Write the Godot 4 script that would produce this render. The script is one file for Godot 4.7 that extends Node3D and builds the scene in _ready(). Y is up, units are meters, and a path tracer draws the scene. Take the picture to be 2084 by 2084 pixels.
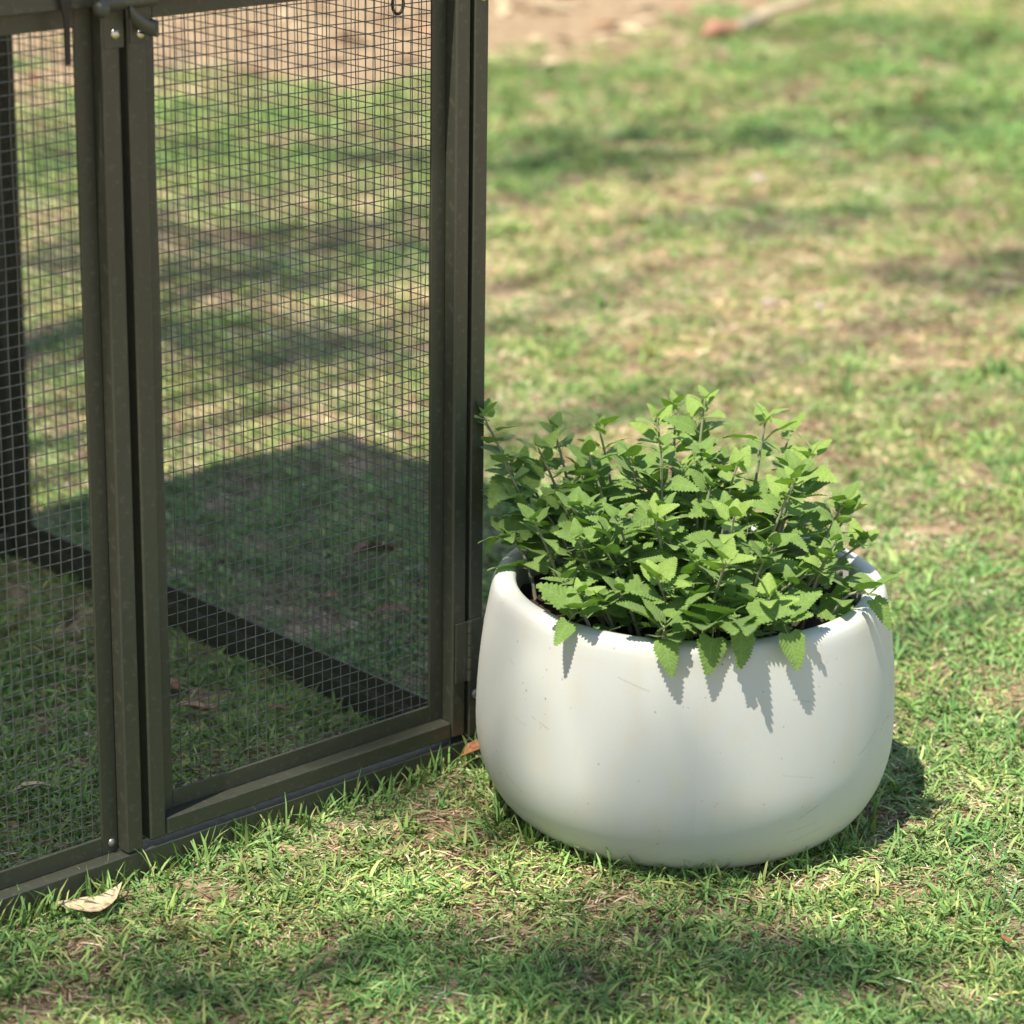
extends Node3D

# A wire pet enclosure and a white bowl planter of catnip on a sunny lawn. x is right, z is towards the viewer, metres.
const FRONT_TURN := deg_to_rad(42.71)          # the enclosure's front runs away to the right
const CORNER := Vector3(-0.0311, 0.0, -3.0278) # its front right corner on the ground
const POT := Vector3(0.1915, 0.0, -2.910)
const TAN_ZENITH := 0.445

var rng := RandomNumberGenerator.new()
var patch_noise := FastNoiseLite.new()
var fine_noise := FastNoiseLite.new()
var bump_noise := FastNoiseLite.new()
var sun_travel := Vector3.DOWN
var names := {}
var M := {}


func _ready() -> void:
	rng.seed = 20240
	# ---------- camera ----------
	var cam := Camera3D.new()
	cam.name = "camera"
	add_child(cam)
	var lens := CameraAttributesPhysical.new()
	lens.frustum_focal_length = 67.33
	lens.exposure_aperture = 3.0
	lens.frustum_focus_distance = 3.02
	lens.frustum_near = 0.05
	lens.frustum_far = 400.0
	cam.attributes = lens
	cam.fov = 20.21
	cam.near = 0.05
	cam.far = 400.0
	cam.position = Vector3(0, 1.3132, 0)
	cam.rotation_degrees = Vector3(-18.535, 0, 0.81)
	cam.current = true
	# ---------- sky, exposure ----------
	var we := WorldEnvironment.new()
	we.name = "environment"
	var env := Environment.new()
	env.background_mode = Environment.BG_SKY
	var sky := Sky.new()
	var sm := ProceduralSkyMaterial.new()
	sm.sky_top_color = Color(0.36, 0.48, 0.66)
	sm.sky_horizon_color = Color(0.90, 0.93, 0.90)
	sm.sky_curve = 0.36
	sm.ground_horizon_color = Color(0.40, 0.42, 0.30)
	sm.ground_bottom_color = Color(0.25, 0.26, 0.16)
	sm.energy_multiplier = 1.0
	sky.sky_material = sm
	env.sky = sky
	env.ambient_light_source = Environment.AMBIENT_SOURCE_SKY
	env.tonemap_mode = Environment.TONE_MAPPER_LINEAR
	env.tonemap_exposure = 1.5
	env.sdfgi_enabled = true
	env.ssao_enabled = true
	env.ssil_enabled = true
	we.environment = env
	add_child(we)
	# ---------- sun: high, from the left along the enclosure's front, a little to the viewer's side ----------
	var along := Vector3(cos(FRONT_TURN), 0, -sin(FRONT_TURN))
	var inward := -Vector3(sin(FRONT_TURN), 0, cos(FRONT_TURN))
	var az := deg_to_rad(10.0)
	var flat := (along * cos(az) + inward * sin(az)).normalized()
	sun_travel = (flat * TAN_ZENITH + Vector3.DOWN).normalized()
	var sun := DirectionalLight3D.new()
	sun.name = "sun"
	sun.light_energy = 1.6
	sun.light_color = Color(1.0, 0.955, 0.885)
	sun.light_angular_distance = 0.5
	sun.shadow_enabled = true
	add_child(sun)
	sun.look_at_from_position(Vector3.ZERO, sun_travel, Vector3.FORWARD)

	patch_noise.seed = 5
	patch_noise.frequency = 1.1
	patch_noise.fractal_octaves = 3
	fine_noise.seed = 11
	fine_noise.frequency = 7.0
	fine_noise.fractal_octaves = 3
	bump_noise.seed = 23
	bump_noise.frequency = 3.0
	bump_noise.fractal_octaves = 4

	make_materials()
	build_ground()
	build_grass()
	build_tree()
	build_enclosure()
	build_planter()
	build_catnip()
	build_litter()


# ====================================================================== helpers
func numbered(called: String) -> String:
	if not names.has(called):
		names[called] = 0
		return called
	names[called] += 1
	return "%s_%03d" % [called, names[called]]

func tag(o: Node, label: String, category: String, group := "") -> Node:
	o.set_meta("label", label)
	o.set_meta("category", category)
	if group != "":
		o.set_meta("group", group)
	return o

func thing(called: String, label: String, category: String, at := Vector3.ZERO, turn := 0.0, group := "") -> Node3D:
	var o := Node3D.new()
	o.name = numbered(called)
	add_child(o)
	o.position = at
	o.rotation.y = turn
	tag(o, label, category, group)
	return o

func put(called: String, mesh: Mesh, mat: Material, parent: Node = null) -> MeshInstance3D:
	var o := MeshInstance3D.new()
	o.mesh = mesh
	o.material_override = mat
	o.cast_shadow = GeometryInstance3D.SHADOW_CASTING_SETTING_ON
	if parent == null:
		o.name = numbered(called)
		add_child(o)
	else:
		o.name = called
		parent.add_child(o, true)
	return o

func part(called: String, parent: Node) -> Node3D:
	var o := Node3D.new()
	o.name = called
	parent.add_child(o, true)
	return o

func hash3(x: float, y: float, z: float) -> float:
	return bump_noise.get_noise_3d(x * 7.0, y * 7.0, z * 7.0)

func flat_st() -> SurfaceTool:
	var st := SurfaceTool.new()
	st.begin(Mesh.PRIMITIVE_TRIANGLES)
	st.set_smooth_group(-1)
	return st

func smooth_st() -> SurfaceTool:
	var st := SurfaceTool.new()
	st.begin(Mesh.PRIMITIVE_TRIANGLES)
	st.set_smooth_group(0)
	return st

func quad(st: SurfaceTool, a: Vector3, b: Vector3, c: Vector3, d: Vector3) -> void:
	for v in [a, b, c, a, c, d]:
		st.add_vertex(v)

func tri(st: SurfaceTool, a: Vector3, b: Vector3, c: Vector3) -> void:
	st.add_vertex(a)
	st.add_vertex(b)
	st.add_vertex(c)

# a box with chamfered edges, outward faces clockwise
func bevel_box(lo: Vector3, hi: Vector3, b := 0.0014) -> ArrayMesh:
	var st := flat_st()
	add_bevel_box(st, lo, hi, b)
	st.generate_normals()
	return st.commit()

func add_bevel_box(st: SurfaceTool, lo: Vector3, hi: Vector3, b := 0.0014) -> void:
	var mid := (lo + hi) * 0.5
	var half := (hi - lo) * 0.5
	b = minf(b, minf(half.x, minf(half.y, half.z)) * 0.6)
	var ax := [Vector3.RIGHT, Vector3.UP, Vector3.BACK]
	var face := func(i: int, s: float, j: int, sj: float, sk: float) -> Vector3:
		var k := 3 - i - j
		var v: Vector3 = ax[i] * (s * half[i])
		v += ax[j] * (sj * (half[j] - b))
		v += ax[k] * (sk * (half[k] - b))
		return v
	var add := func(pts: Array) -> void:
		var n: Vector3 = (pts[1] - pts[0]).cross(pts[2] - pts[0])
		var c := Vector3.ZERO
		for q in pts:
			c += q
		if n.dot(c) > 0.0:
			pts.reverse()
		for t in range(1, pts.size() - 1):
			tri(st, mid + pts[0], mid + pts[t], mid + pts[t + 1])
	for i in 3:
		var j := (i + 1) % 3
		for s in [-1.0, 1.0]:
			add.call([face.call(i, s, j, -1, -1), face.call(i, s, j, 1, -1), face.call(i, s, j, 1, 1), face.call(i, s, j, -1, 1)])
	for i in 3:
		var j := (i + 1) % 3
		for s in [-1.0, 1.0]:
			for r in [-1.0, 1.0]:
				# the edge between face i,s and face j,r runs along k
				add.call([face.call(i, s, j, r, -1), face.call(i, s, j, r, 1), face.call(j, r, i, s, 1), face.call(j, r, i, s, -1)])
	for a in [-1.0, 1.0]:
		for c in [-1.0, 1.0]:
			for d in [-1.0, 1.0]:
				add.call([face.call(0, a, 1, c, d), face.call(1, c, 2, d, a), face.call(2, d, 0, a, c)])

# a round bar through points with a radius at each, closed ends
func add_tube(st: SurfaceTool, pts: Array, radii: Array, n := 6) -> void:
	var rings := []
	for i in pts.size():
		var t: Vector3 = (pts[mini(i + 1, pts.size() - 1)] - pts[maxi(i - 1, 0)]).normalized()
		var u := t.cross(Vector3(0.31, 0.17, 0.93))
		if absf(t.dot(Vector3(0.31, 0.17, 0.93).normalized())) > 0.95:
			u = t.cross(Vector3.RIGHT)
		u = u.normalized()
		var w := t.cross(u)
		var ring := []
		for k in n:
			var a := TAU * k / n
			ring.append(pts[i] + (u * cos(a) + w * sin(a)) * radii[i])
		rings.append(ring)
	for i in rings.size() - 1:
		for k in n:
			var k2 := (k + 1) % n
			quad(st, rings[i][k], rings[i][k2], rings[i + 1][k2], rings[i + 1][k])
	st.set_smooth_group(1)
	for k in range(1, n - 1):
		tri(st, rings[0][0], rings[0][k + 1], rings[0][k])
		var e: Array = rings[-1]
		tri(st, e[0], e[k], e[k + 1])
	st.set_smooth_group(0)

func tube(pts: Array, radii: Array, n := 6) -> ArrayMesh:
	var st := smooth_st()
	add_tube(st, pts, radii, n)
	st.generate_normals()
	return st.commit()

func add_dome(st: SurfaceTool, at: Vector3, axis: Vector3, r: float, high: float, n := 12) -> void:
	axis = axis.normalized()
	var u := axis.cross(Vector3(0.3, 0.9, 0.2)).normalized()
	var w := axis.cross(u)
	var prev := []
	for i in 5:
		var a := PI / 2 * i / 4.0
		var ring := []
		for k in n:
			var t := TAU * k / n
			ring.append(at + (u * cos(t) + w * sin(t)) * (r * cos(a)) + axis * (high * sin(a)))
		if i > 0:
			for k in n:
				quad(st, prev[k], prev[(k + 1) % n], ring[(k + 1) % n], ring[k])
		prev = ring

func dome(at: Vector3, axis: Vector3, r: float, high: float) -> ArrayMesh:
	var st := smooth_st()
	add_dome(st, at, axis, r, high)
	st.generate_normals()
	return st.commit()

func seamless(size: int, freq: float, octaves: int, sd: int) -> PackedFloat32Array:
	var n := FastNoiseLite.new()
	n.seed = sd
	n.frequency = freq
	n.fractal_octaves = octaves
	var im := n.get_seamless_image(size, size)
	im.convert(Image.FORMAT_L8)
	var d := im.get_data()
	var out := PackedFloat32Array()
	out.resize(size * size)
	for i in size * size:
		out[i] = d[i] / 255.0
	return out

func tex(im: Image) -> ImageTexture:
	im.generate_mipmaps()
	return ImageTexture.create_from_image(im)

func srgb(r: float, g: float, b: float) -> Color:
	return Color(r, g, b).linear_to_srgb()


# ====================================================================== materials
func make_materials() -> void:
	# soil with crumbs and old thatch
	var n := 512
	var a := seamless(n, 0.02, 5, 3)
	var b := seamless(n, 0.11, 4, 8)
	var im := Image.create(n, n, false, Image.FORMAT_RGB8)
	var hm := Image.create(n, n, false, Image.FORMAT_L8)
	for y in n:
		for x in n:
			var p := a[y * n + x]
			var q := b[y * n + x]
			var c := Color(0.25, 0.18, 0.11).lerp(Color(0.46, 0.35, 0.22), clampf(p * 1.5 - 0.3, 0, 1))
			c = c.lerp(Color(0.10, 0.065, 0.04), clampf((0.42 - q) * 3.0, 0, 0.8))
			c = c.lerp(Color(0.62, 0.48, 0.34), clampf((q - 0.62) * 3.5, 0, 0.7))
			im.set_pixel(x, y, c.linear_to_srgb())
			var h := clampf(q * 0.7 + p * 0.3, 0, 1)
			hm.set_pixel(x, y, Color(h, h, h))
	var soil := StandardMaterial3D.new()
	soil.albedo_texture = tex(im)
	soil.roughness = 0.95
	soil.metallic_specular = 0.2
	soil.uv1_triplanar = true
	soil.uv1_world_triplanar = true
	soil.uv1_scale = Vector3.ONE * 1.7
	var nm := hm.duplicate()
	nm.convert(Image.FORMAT_RGB8)
	nm.bump_map_to_normal_map(4.0)
	soil.normal_enabled = true
	soil.normal_texture = tex(nm)
	M.soil = soil

	var g := StandardMaterial3D.new()
	g.vertex_color_use_as_albedo = true
	g.roughness = 0.6
	g.metallic_specular = 0.35
	g.backlight_enabled = true
	g.backlight = Color(0.32, 0.38, 0.13)
	g.cull_mode = BaseMaterial3D.CULL_DISABLED
	M.blade = g
	var dry := StandardMaterial3D.new()
	dry.vertex_color_use_as_albedo = true
	dry.roughness = 0.8
	dry.metallic_specular = 0.2
	dry.cull_mode = BaseMaterial3D.CULL_DISABLED
	M.dry = dry

	# dark olive powder coat with fine grain and dust flecks
	var pn := 256
	var pa := seamless(pn, 0.25, 2, 31)
	var pb := seamless(pn, 0.03, 4, 32)
	var pim := Image.create(pn, pn, false, Image.FORMAT_RGB8)
	var prm := Image.create(pn, pn, false, Image.FORMAT_RGB8)
	for y in pn:
		for x in pn:
			var v := pa[y * pn + x]
			var w := pb[y * pn + x]
			var c := Color(0.050, 0.055, 0.040) * (0.86 + 0.28 * v)
			c = c.lerp(Color(0.15, 0.13, 0.10), clampf((w - 0.66) * 1.6, 0, 0.3))
			pim.set_pixel(x, y, Color(c.r, c.g, c.b).linear_to_srgb())
			var r := clampf(0.30 + 0.16 * w + 0.05 * v, 0, 1)
			prm.set_pixel(x, y, Color(r, r, r))
	var paint := StandardMaterial3D.new()
	paint.albedo_texture = tex(pim)
	paint.roughness_texture = tex(prm)
	paint.roughness = 1.0
	paint.metallic_specular = 0.5
	paint.uv1_triplanar = true
	paint.uv1_scale = Vector3.ONE * 9.0
	M.paint = paint
	var wire := StandardMaterial3D.new()
	wire.albedo_color = srgb(0.085, 0.095, 0.090)
	wire.roughness = 0.34
	wire.metallic_specular = 0.55
	M.wire = wire
	var steel := StandardMaterial3D.new()
	steel.albedo_color = srgb(0.62, 0.60, 0.50)
	steel.metallic = 1.0
	steel.roughness = 0.22
	M.steel = steel
	var dull := StandardMaterial3D.new()
	dull.albedo_color = srgb(0.30, 0.31, 0.32)
	dull.metallic = 0.8
	dull.roughness = 0.4
	M.dull = dull
	var black := StandardMaterial3D.new()
	black.albedo_color = srgb(0.012, 0.012, 0.012)
	black.roughness = 0.5
	M.black = black
	var charcoal := StandardMaterial3D.new()
	charcoal.albedo_color = srgb(0.02, 0.02, 0.018)
	charcoal.roughness = 0.7
	M.charcoal = charcoal

	var cl := StandardMaterial3D.new()
	cl.albedo_color = srgb(0.58, 0.56, 0.44)
	cl.roughness = 0.9
	cl.backlight_enabled = true
	cl.backlight = Color(1, 1, 1)
	cl.cull_mode = BaseMaterial3D.CULL_DISABLED
	M.cloth = cl
	make_pot_material()
	make_leaf_material()

	var stem := StandardMaterial3D.new()
	stem.albedo_color = srgb(0.25, 0.26, 0.17)
	stem.roughness = 0.75
	stem.rim_enabled = true
	stem.rim = 0.4
	M.stem = stem
	var bark := StandardMaterial3D.new()
	bark.albedo_color = srgb(0.30, 0.24, 0.18)
	bark.roughness = 0.9
	M.bark = bark
	var gum := StandardMaterial3D.new()
	gum.albedo_color = srgb(0.07, 0.10, 0.05)
	gum.roughness = 0.5
	gum.cull_mode = BaseMaterial3D.CULL_DISABLED
	M.gum = gum

	# dead leaves: brown, tan and pale, with mottling
	for k in 3:
		var base: Color = [Color(0.26, 0.115, 0.055), Color(0.40, 0.24, 0.13), Color(0.62, 0.50, 0.32)][k]
		var ln := 128
		var la := seamless(ln, 0.05, 4, 60 + k)
		var lim := Image.create(ln, ln, false, Image.FORMAT_RGB8)
		for y in ln:
			for x in ln:
				var v := la[y * ln + x]
				var c := base * (0.65 + 0.7 * v)
				c = c.lerp(Color(0.12, 0.06, 0.03), clampf((0.34 - v) * 4.0, 0, 0.7))
				lim.set_pixel(x, y, Color(c.r, c.g, c.b).linear_to_srgb())
		var m := StandardMaterial3D.new()
		m.albedo_texture = tex(lim)
		m.roughness = 0.6
		m.uv1_triplanar = true
		m.uv1_scale = Vector3.ONE * 14.0
		m.cull_mode = BaseMaterial3D.CULL_DISABLED
		M["dead%d" % k] = m
	var red := StandardMaterial3D.new()
	red.albedo_color = srgb(0.42, 0.21, 0.14)
	red.roughness = 0.8
	M.red_wood = red
	var stone := StandardMaterial3D.new()
	stone.albedo_color = srgb(0.40, 0.33, 0.27)
	stone.roughness = 0.85
	M.stone = stone


func make_pot_material() -> void:
	var w := 2048
	var h := 512
	var im := Image.create(w, h, false, Image.FORMAT_RGB8)
	var a := seamless(512, 0.012, 5, 41)
	var b := seamless(512, 0.16, 3, 42)
	for y in h:
		for x in w:
			var p := a[y * 512 + (x % 512)]
			var s := a[(y / 6) * 512 + ((x * 2 + 77) % 512)]
			var q := b[y * 512 + ((x * 3) % 512)]
			var c := Color(0.550, 0.577, 0.566)
			c = c.lerp(Color(0.56, 0.555, 0.49), clampf((p - 0.52) * 2.0, 0, 0.45))
			c = c.lerp(Color(0.57, 0.59, 0.575), clampf((0.46 - s) * 1.5, 0, 0.2))
			c *= 0.975 + 0.05 * q
			im.set_pixel(x, y, Color(c.r, c.g, c.b).linear_to_srgb())
	# specks, nicks and scuffs
	var r := RandomNumberGenerator.new()
	r.seed = 77
	for k in 380:
		var x := r.randi_range(2, w - 8)
		var y := r.randi_range(4, h - 8)
		var dark := r.randf_range(0.25, 0.75)
		var c0 := im.get_pixel(x, y)
		im.fill_rect(Rect2i(x, y, r.randi_range(1, 3), r.randi_range(1, 2)), c0.lerp(Color(0.33, 0.29, 0.22), dark * 0.75))
	for k in 70:
		var x := r.randf_range(10, w - 120)
		var y := r.randf_range(20, h - 40)
		var ln := r.randi_range(10, 60)
		var slope := r.randf_range(-0.35, 0.35)
		var f := r.randf_range(0.12, 0.4)
		for i in ln:
			if r.randf() < 0.8:
				var px := int(x + i)
				var py := clampi(int(y + i * slope), 0, h - 1)
				im.set_pixel(px, py, im.get_pixel(px, py).lerp(Color(0.45, 0.42, 0.35), f))
	var m := StandardMaterial3D.new()
	m.albedo_texture = tex(im)
	m.roughness = 0.5
	m.metallic_specular = 0.42
	M.pot = m


func make_leaf_material() -> void:
	var n := 256
	var a := seamless(n, 0.03, 4, 51)
	var b := seamless(n, 0.2, 3, 52)
	for kind in 3:
		var im := Image.create(n, n, false, Image.FORMAT_RGB8)
		var hm := Image.create(n, n, false, Image.FORMAT_RGB8)
		var base: Color = [Color(0.220, 0.350, 0.078), Color(0.270, 0.405, 0.092), Color(0.180, 0.300, 0.072)][kind]
		for y in n:
			for x in n:
				var u := absf(x / float(n) - 0.5) * 2.0
				var v := y / float(n)
				var s := fposmod((v - u * 0.42) * 8.0, 1.0)
				var side := minf(s, 1.0 - s)
				var vein := clampf(1.0 - side * 9.0, 0, 1) * clampf(1.15 - u, 0, 1)
				var mid := clampf(1.0 - u * 26.0, 0, 1)
				var net := b[y * n + x]
				var ridge := maxf(vein, mid)
				var c := base * (0.82 + 0.36 * a[y * n + x])
				c *= 0.93 + 0.14 * net
				c = c.lerp(Color(0.36, 0.48, 0.20), ridge * 0.38)
				im.set_pixel(x, y, Color(c.r, c.g, c.b).linear_to_srgb())
				var h := clampf(0.75 * sqrt(side * 2.0) * clampf(u * 3.0, 0, 1) + 0.3 * net - 0.2 * ridge, 0, 1)
				hm.set_pixel(x, y, Color(h, h, h))
		hm.bump_map_to_normal_map(5.0)
		var m := StandardMaterial3D.new()
		m.albedo_texture = tex(im)
		m.normal_enabled = true
		m.normal_texture = tex(hm)
		m.normal_scale = 0.8
		m.roughness = 0.62
		m.metallic_specular = 0.35
		m.rim_enabled = true
		m.rim = 0.25
		m.backlight_enabled = true
		m.backlight = Color(0.62, 0.75, 0.18)
		m.cull_mode = BaseMaterial3D.CULL_DISABLED
		M["leaf%d" % kind] = m


# ====================================================================== ground and grass
func ground_y(x: float, z: float) -> float:
	return 0.007 * bump_noise.get_noise_2d(x, z) + 0.004 * fine_noise.get_noise_2d(x * 1.7 + 9.0, z * 1.7)

# how bare the earth is: the worn strip at the far left, plus small worn spots
func bareness(x: float, f: float) -> float:
	var edge := 7.25 + 0.62 * smoothstep(-0.28, -0.02, x) + 1.15 * maxf(0.0, x) + 0.30 * patch_noise.get_noise_2d(x * 1.3, f * 1.3 + 40.0)
	return smoothstep(-0.28, 0.28, f - edge)

func lush(x: float, f: float) -> float:
	var v := 0.44 + 0.75 * patch_noise.get_noise_2d(x * 1.0 + 3.0, f * 0.8)
	v += 0.35 * fine_noise.get_noise_2d(x * 0.8, f * 0.8)
	v += 0.45 * exp(-(pow((x - 0.15) / 0.45, 2) + pow((f - 6.75) / 0.40, 2)))
	v += 0.30 * exp(-(pow((x - 1.1) / 0.6, 2) + pow((f - 7.3) / 0.5, 2)))
	v -= 0.42 * exp(-(pow((x - 0.45) / 0.9, 2) + pow((f - 5.3) / 0.8, 2)))
	v += 0.44 * smoothstep(4.2, 3.2, f)
	return clampf(v, 0.0, 1.0)

func build_ground() -> void:
	# one sheet: fine near the viewer's subject, coarser rows out to the horizon
	var xs := PackedFloat32Array()
	var fs := PackedFloat32Array()
	for v in [-300.0, -120.0, -50.0, -25.0, -14.0, -8.0, -5.0, -3.6]:
		xs.append(v)
	var x := -2.6
	while x <= 2.6:
		xs.append(x)
		x += 0.02
	for v in [3.6, 5.0, 8.0, 14.0, 25.0, 50.0, 120.0, 300.0]:
		xs.append(v)
	for v in [-300.0, -120.0, -50.0, -20.0, -8.0, -3.0, -1.0, 0.2, 1.0]:
		fs.append(v)
	var f := 1.6
	while f < 10.5:
		fs.append(f)
		f += 0.012 + 0.004 * (f - 1.6)
	for v in [12.0, 15.0, 20.0, 30.0, 50.0, 120.0, 300.0]:
		fs.append(v)
	var V := PackedVector3Array()
	var N := PackedVector3Array()
	var I := PackedInt32Array()
	for j in fs.size():
		for i in xs.size():
			var near := absf(xs[i]) < 3.0 and fs[j] > 1.5 and fs[j] < 10.6
			var y := ground_y(xs[i], -fs[j]) if near else 0.0
			V.append(Vector3(xs[i], y, -fs[j]))
			var e := 0.006
			N.append(Vector3(ground_y(xs[i] - e, -fs[j]) - ground_y(xs[i] + e, -fs[j]), 2 * e, ground_y(xs[i], -fs[j] - e) - ground_y(xs[i], -fs[j] + e)).normalized() if near else Vector3.UP)
	var w := xs.size()
	for j in fs.size() - 1:
		for i in w - 1:
			var k := j * w + i
			I.append_array(PackedInt32Array([k, k + w, k + 1, k + 1, k + w, k + w + 1]))
	var arr := []
	arr.resize(Mesh.ARRAY_MAX)
	arr[Mesh.ARRAY_VERTEX] = V
	arr[Mesh.ARRAY_NORMAL] = N
	arr[Mesh.ARRAY_INDEX] = I
	var mesh := ArrayMesh.new()
	mesh.add_surface_from_arrays(Mesh.PRIMITIVE_TRIANGLES, arr)
	var o := put("ground", mesh, M.soil)
	o.set_meta("kind", "structure")
	o.set_meta("label", "sandy brown soil showing between the lawn grass")


# blades of grass round a point, added to the arrays of one mesh
func add_blades(A: Array, r: RandomNumberGenerator, mid: Vector3, tint: Color, count: int, spread: float, lmin: float, lmax: float, wide: float, e_lo: float, e_hi: float, colors: Array, droop: float) -> void:
	for k in count:
		var az := r.randf() * TAU
		var at := Vector3(r.randf_range(-1, 1), 0, r.randf_range(-1, 1)) * spread + mid
		at.y = -0.002
		var elev := deg_to_rad(r.randf_range(e_lo, e_hi))
		var ln := r.randf_range(lmin, lmax)
		var w := wide * r.randf_range(0.6, 1.25) * 0.5
		var out := Vector3(cos(az), 0, sin(az))
		var side := Vector3(-sin(az), 0, cos(az)).rotated(out, r.randf_range(-0.7, 0.7))
		var c: Color = colors[r.randi() % colors.size()]
		c = c * tint * r.randf_range(0.75, 1.25)
		c.a = 1
		var turn := r.randf_range(-0.6, 0.6)
		var bow := droop * r.randf_range(0.5, 1.5)
		var p := at
		var base: int = A[0].size()
		var pts := []
		for i in 4:
			var t := i / 3.0
			var hw: float = w * [0.7, 1.0, 0.72, 0.0][i]
			if i < 3:
				A[0].append(p - side * hw)
				A[0].append(p + side * hw)
				A[2].append(c)
				A[2].append(c)
			else:
				A[0].append(p)
				A[2].append(c)
			pts.append(p)
			var e := elev - bow * t
			var o2 := out.rotated(Vector3.UP, turn * t)
			p += (o2 * cos(e) + Vector3.UP * sin(e)) * (ln / 3.0)
		for i in 4:
			var d: Vector3 = pts[mini(i + 1, 3)] - pts[maxi(i - 1, 0)]
			var nn := side.cross(d).normalized()
			A[1].append(nn)
			if i < 3:
				A[1].append(nn)
		A[3].append_array(PackedInt32Array([base, base + 2, base + 1, base + 1, base + 2, base + 3, base + 2, base + 4, base + 3, base + 3, base + 4, base + 5, base + 4, base + 6, base + 5]))

func blades_mesh(A: Array) -> ArrayMesh:
	var arr := []
	arr.resize(Mesh.ARRAY_MAX)
	arr[Mesh.ARRAY_VERTEX] = PackedVector3Array(A[0])
	arr[Mesh.ARRAY_NORMAL] = PackedVector3Array(A[1])
	arr[Mesh.ARRAY_COLOR] = PackedColorArray(A[2])
	arr[Mesh.ARRAY_INDEX] = PackedInt32Array(A[3])
	var mesh := ArrayMesh.new()
	mesh.add_surface_from_arrays(Mesh.PRIMITIVE_TRIANGLES, arr)
	return mesh

func field(called: String, mesh: Mesh, mat: Material, list: Array, cols: Array, parent: Node) -> void:
	var mm := MultiMesh.new()
	mm.transform_format = MultiMesh.TRANSFORM_3D
	mm.use_colors = true
	mm.mesh = mesh
	mm.instance_count = list.size()
	for i in list.size():
		mm.set_instance_transform(i, list[i])
		mm.set_instance_color(i, cols[i])
	var o := MultiMeshInstance3D.new()
	o.multimesh = mm
	o.material_override = mat
	o.name = called
	o.set_meta("kind", "stuff")
	parent.add_child(o, true)

# enclosure coordinates of a ground point: x along the front (0 at the corner, negative to the left), y outward
func cage_xz(x: float, z: float) -> Vector2:
	var d := Vector3(x, 0, z) - CORNER
	return Vector2(d.dot(Vector3(cos(FRONT_TURN), 0, -sin(FRONT_TURN))), d.dot(Vector3(sin(FRONT_TURN), 0, cos(FRONT_TURN))))

func on_something(x: float, z: float) -> bool:
	if Vector2(x - POT.x, z - POT.z).length() < 0.172:
		return true
	var c := cage_xz(x, z)
	if c.x > -1.95 and c.x < 0.003 and c.y < 0.003 and c.y > -0.024:
		return true
	if c.x > -0.024 and c.x < 0.003 and c.y < 0.003 and c.y > -0.97:
		return true
	return false

func near_rail(x: float, z: float) -> bool:
	var c := cage_xz(x, z)
	return (c.x > -2.0 and c.x < 0.075 and c.y < 0.075 and c.y > -0.095) or (c.x > -0.095 and c.x < 0.075 and c.y < 0.075 and c.y > -1.12)

# one tiny clump of a kind the lawn has: 0 matted leaves, 1 upright leaves, 2 fine short leaves, 3 long straw, 4 short straw
func add_kind(A: Array, r: RandomNumberGenerator, kind: int, mid: Vector3, tint: Color) -> void:
	match kind:
		0: add_blades(A, r, mid, tint, 14, 0.015, 0.010, 0.025, 0.0026, 4, 42, GREENS, 0.6)
		1: add_blades(A, r, mid, tint, 7, 0.010, 0.018, 0.036, 0.0030, 22, 68, GREENS, 1.0)
		2: add_blades(A, r, mid, tint, 16, 0.018, 0.008, 0.020, 0.0020, 2, 40, GREENS, 0.5)
		3: add_blades(A, r, mid, Color.WHITE * tint.g, 15, 0.022, 0.012, 0.034, 0.0015, 0, 20, STRAW, 0.35)
		4: add_blades(A, r, mid, Color.WHITE * tint.g, 12, 0.018, 0.008, 0.022, 0.0022, 2, 32, STRAW, 0.4)

func pick_kind(r: RandomNumberGenerator, lu: float) -> int:
	var share := lerpf(0.34, 0.94, lu)
	var pick := r.randf()
	var dice := r.randf()
	if pick < share:
		return 1 if dice < 0.08 + 0.16 * lu else (2 if dice < 0.45 else 0)
	return 3 + (r.randi() % 2)

func tint_at(r: RandomNumberGenerator, x: float, f: float, lu: float) -> Color:
	var warm := clampf(0.5 + 0.9 * patch_noise.get_noise_2d(x * 2.3 + 50.0, f * 2.3) - 0.5 * (lu - 0.5), 0, 1)
	var c := Color(0.90, 1.0, 0.98).lerp(Color(1.14, 1.04, 0.96), warm) * r.randf_range(0.85, 1.15)
	c.a = 1
	return c

const GREENS := [Color(0.180, 0.320, 0.085), Color(0.235, 0.375, 0.115), Color(0.150, 0.290, 0.095), Color(0.295, 0.420, 0.145), Color(0.090, 0.185, 0.050), Color(0.360, 0.410, 0.155)]
const STRAW := [Color(0.68, 0.57, 0.40), Color(0.54, 0.42, 0.27), Color(0.76, 0.67, 0.50), Color(0.33, 0.22, 0.13), Color(0.58, 0.53, 0.31)]
const THATCH := [Color(0.40, 0.30, 0.19), Color(0.28, 0.19, 0.115), Color(0.52, 0.42, 0.28), Color(0.14, 0.09, 0.055), Color(0.21, 0.14, 0.085)]

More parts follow.
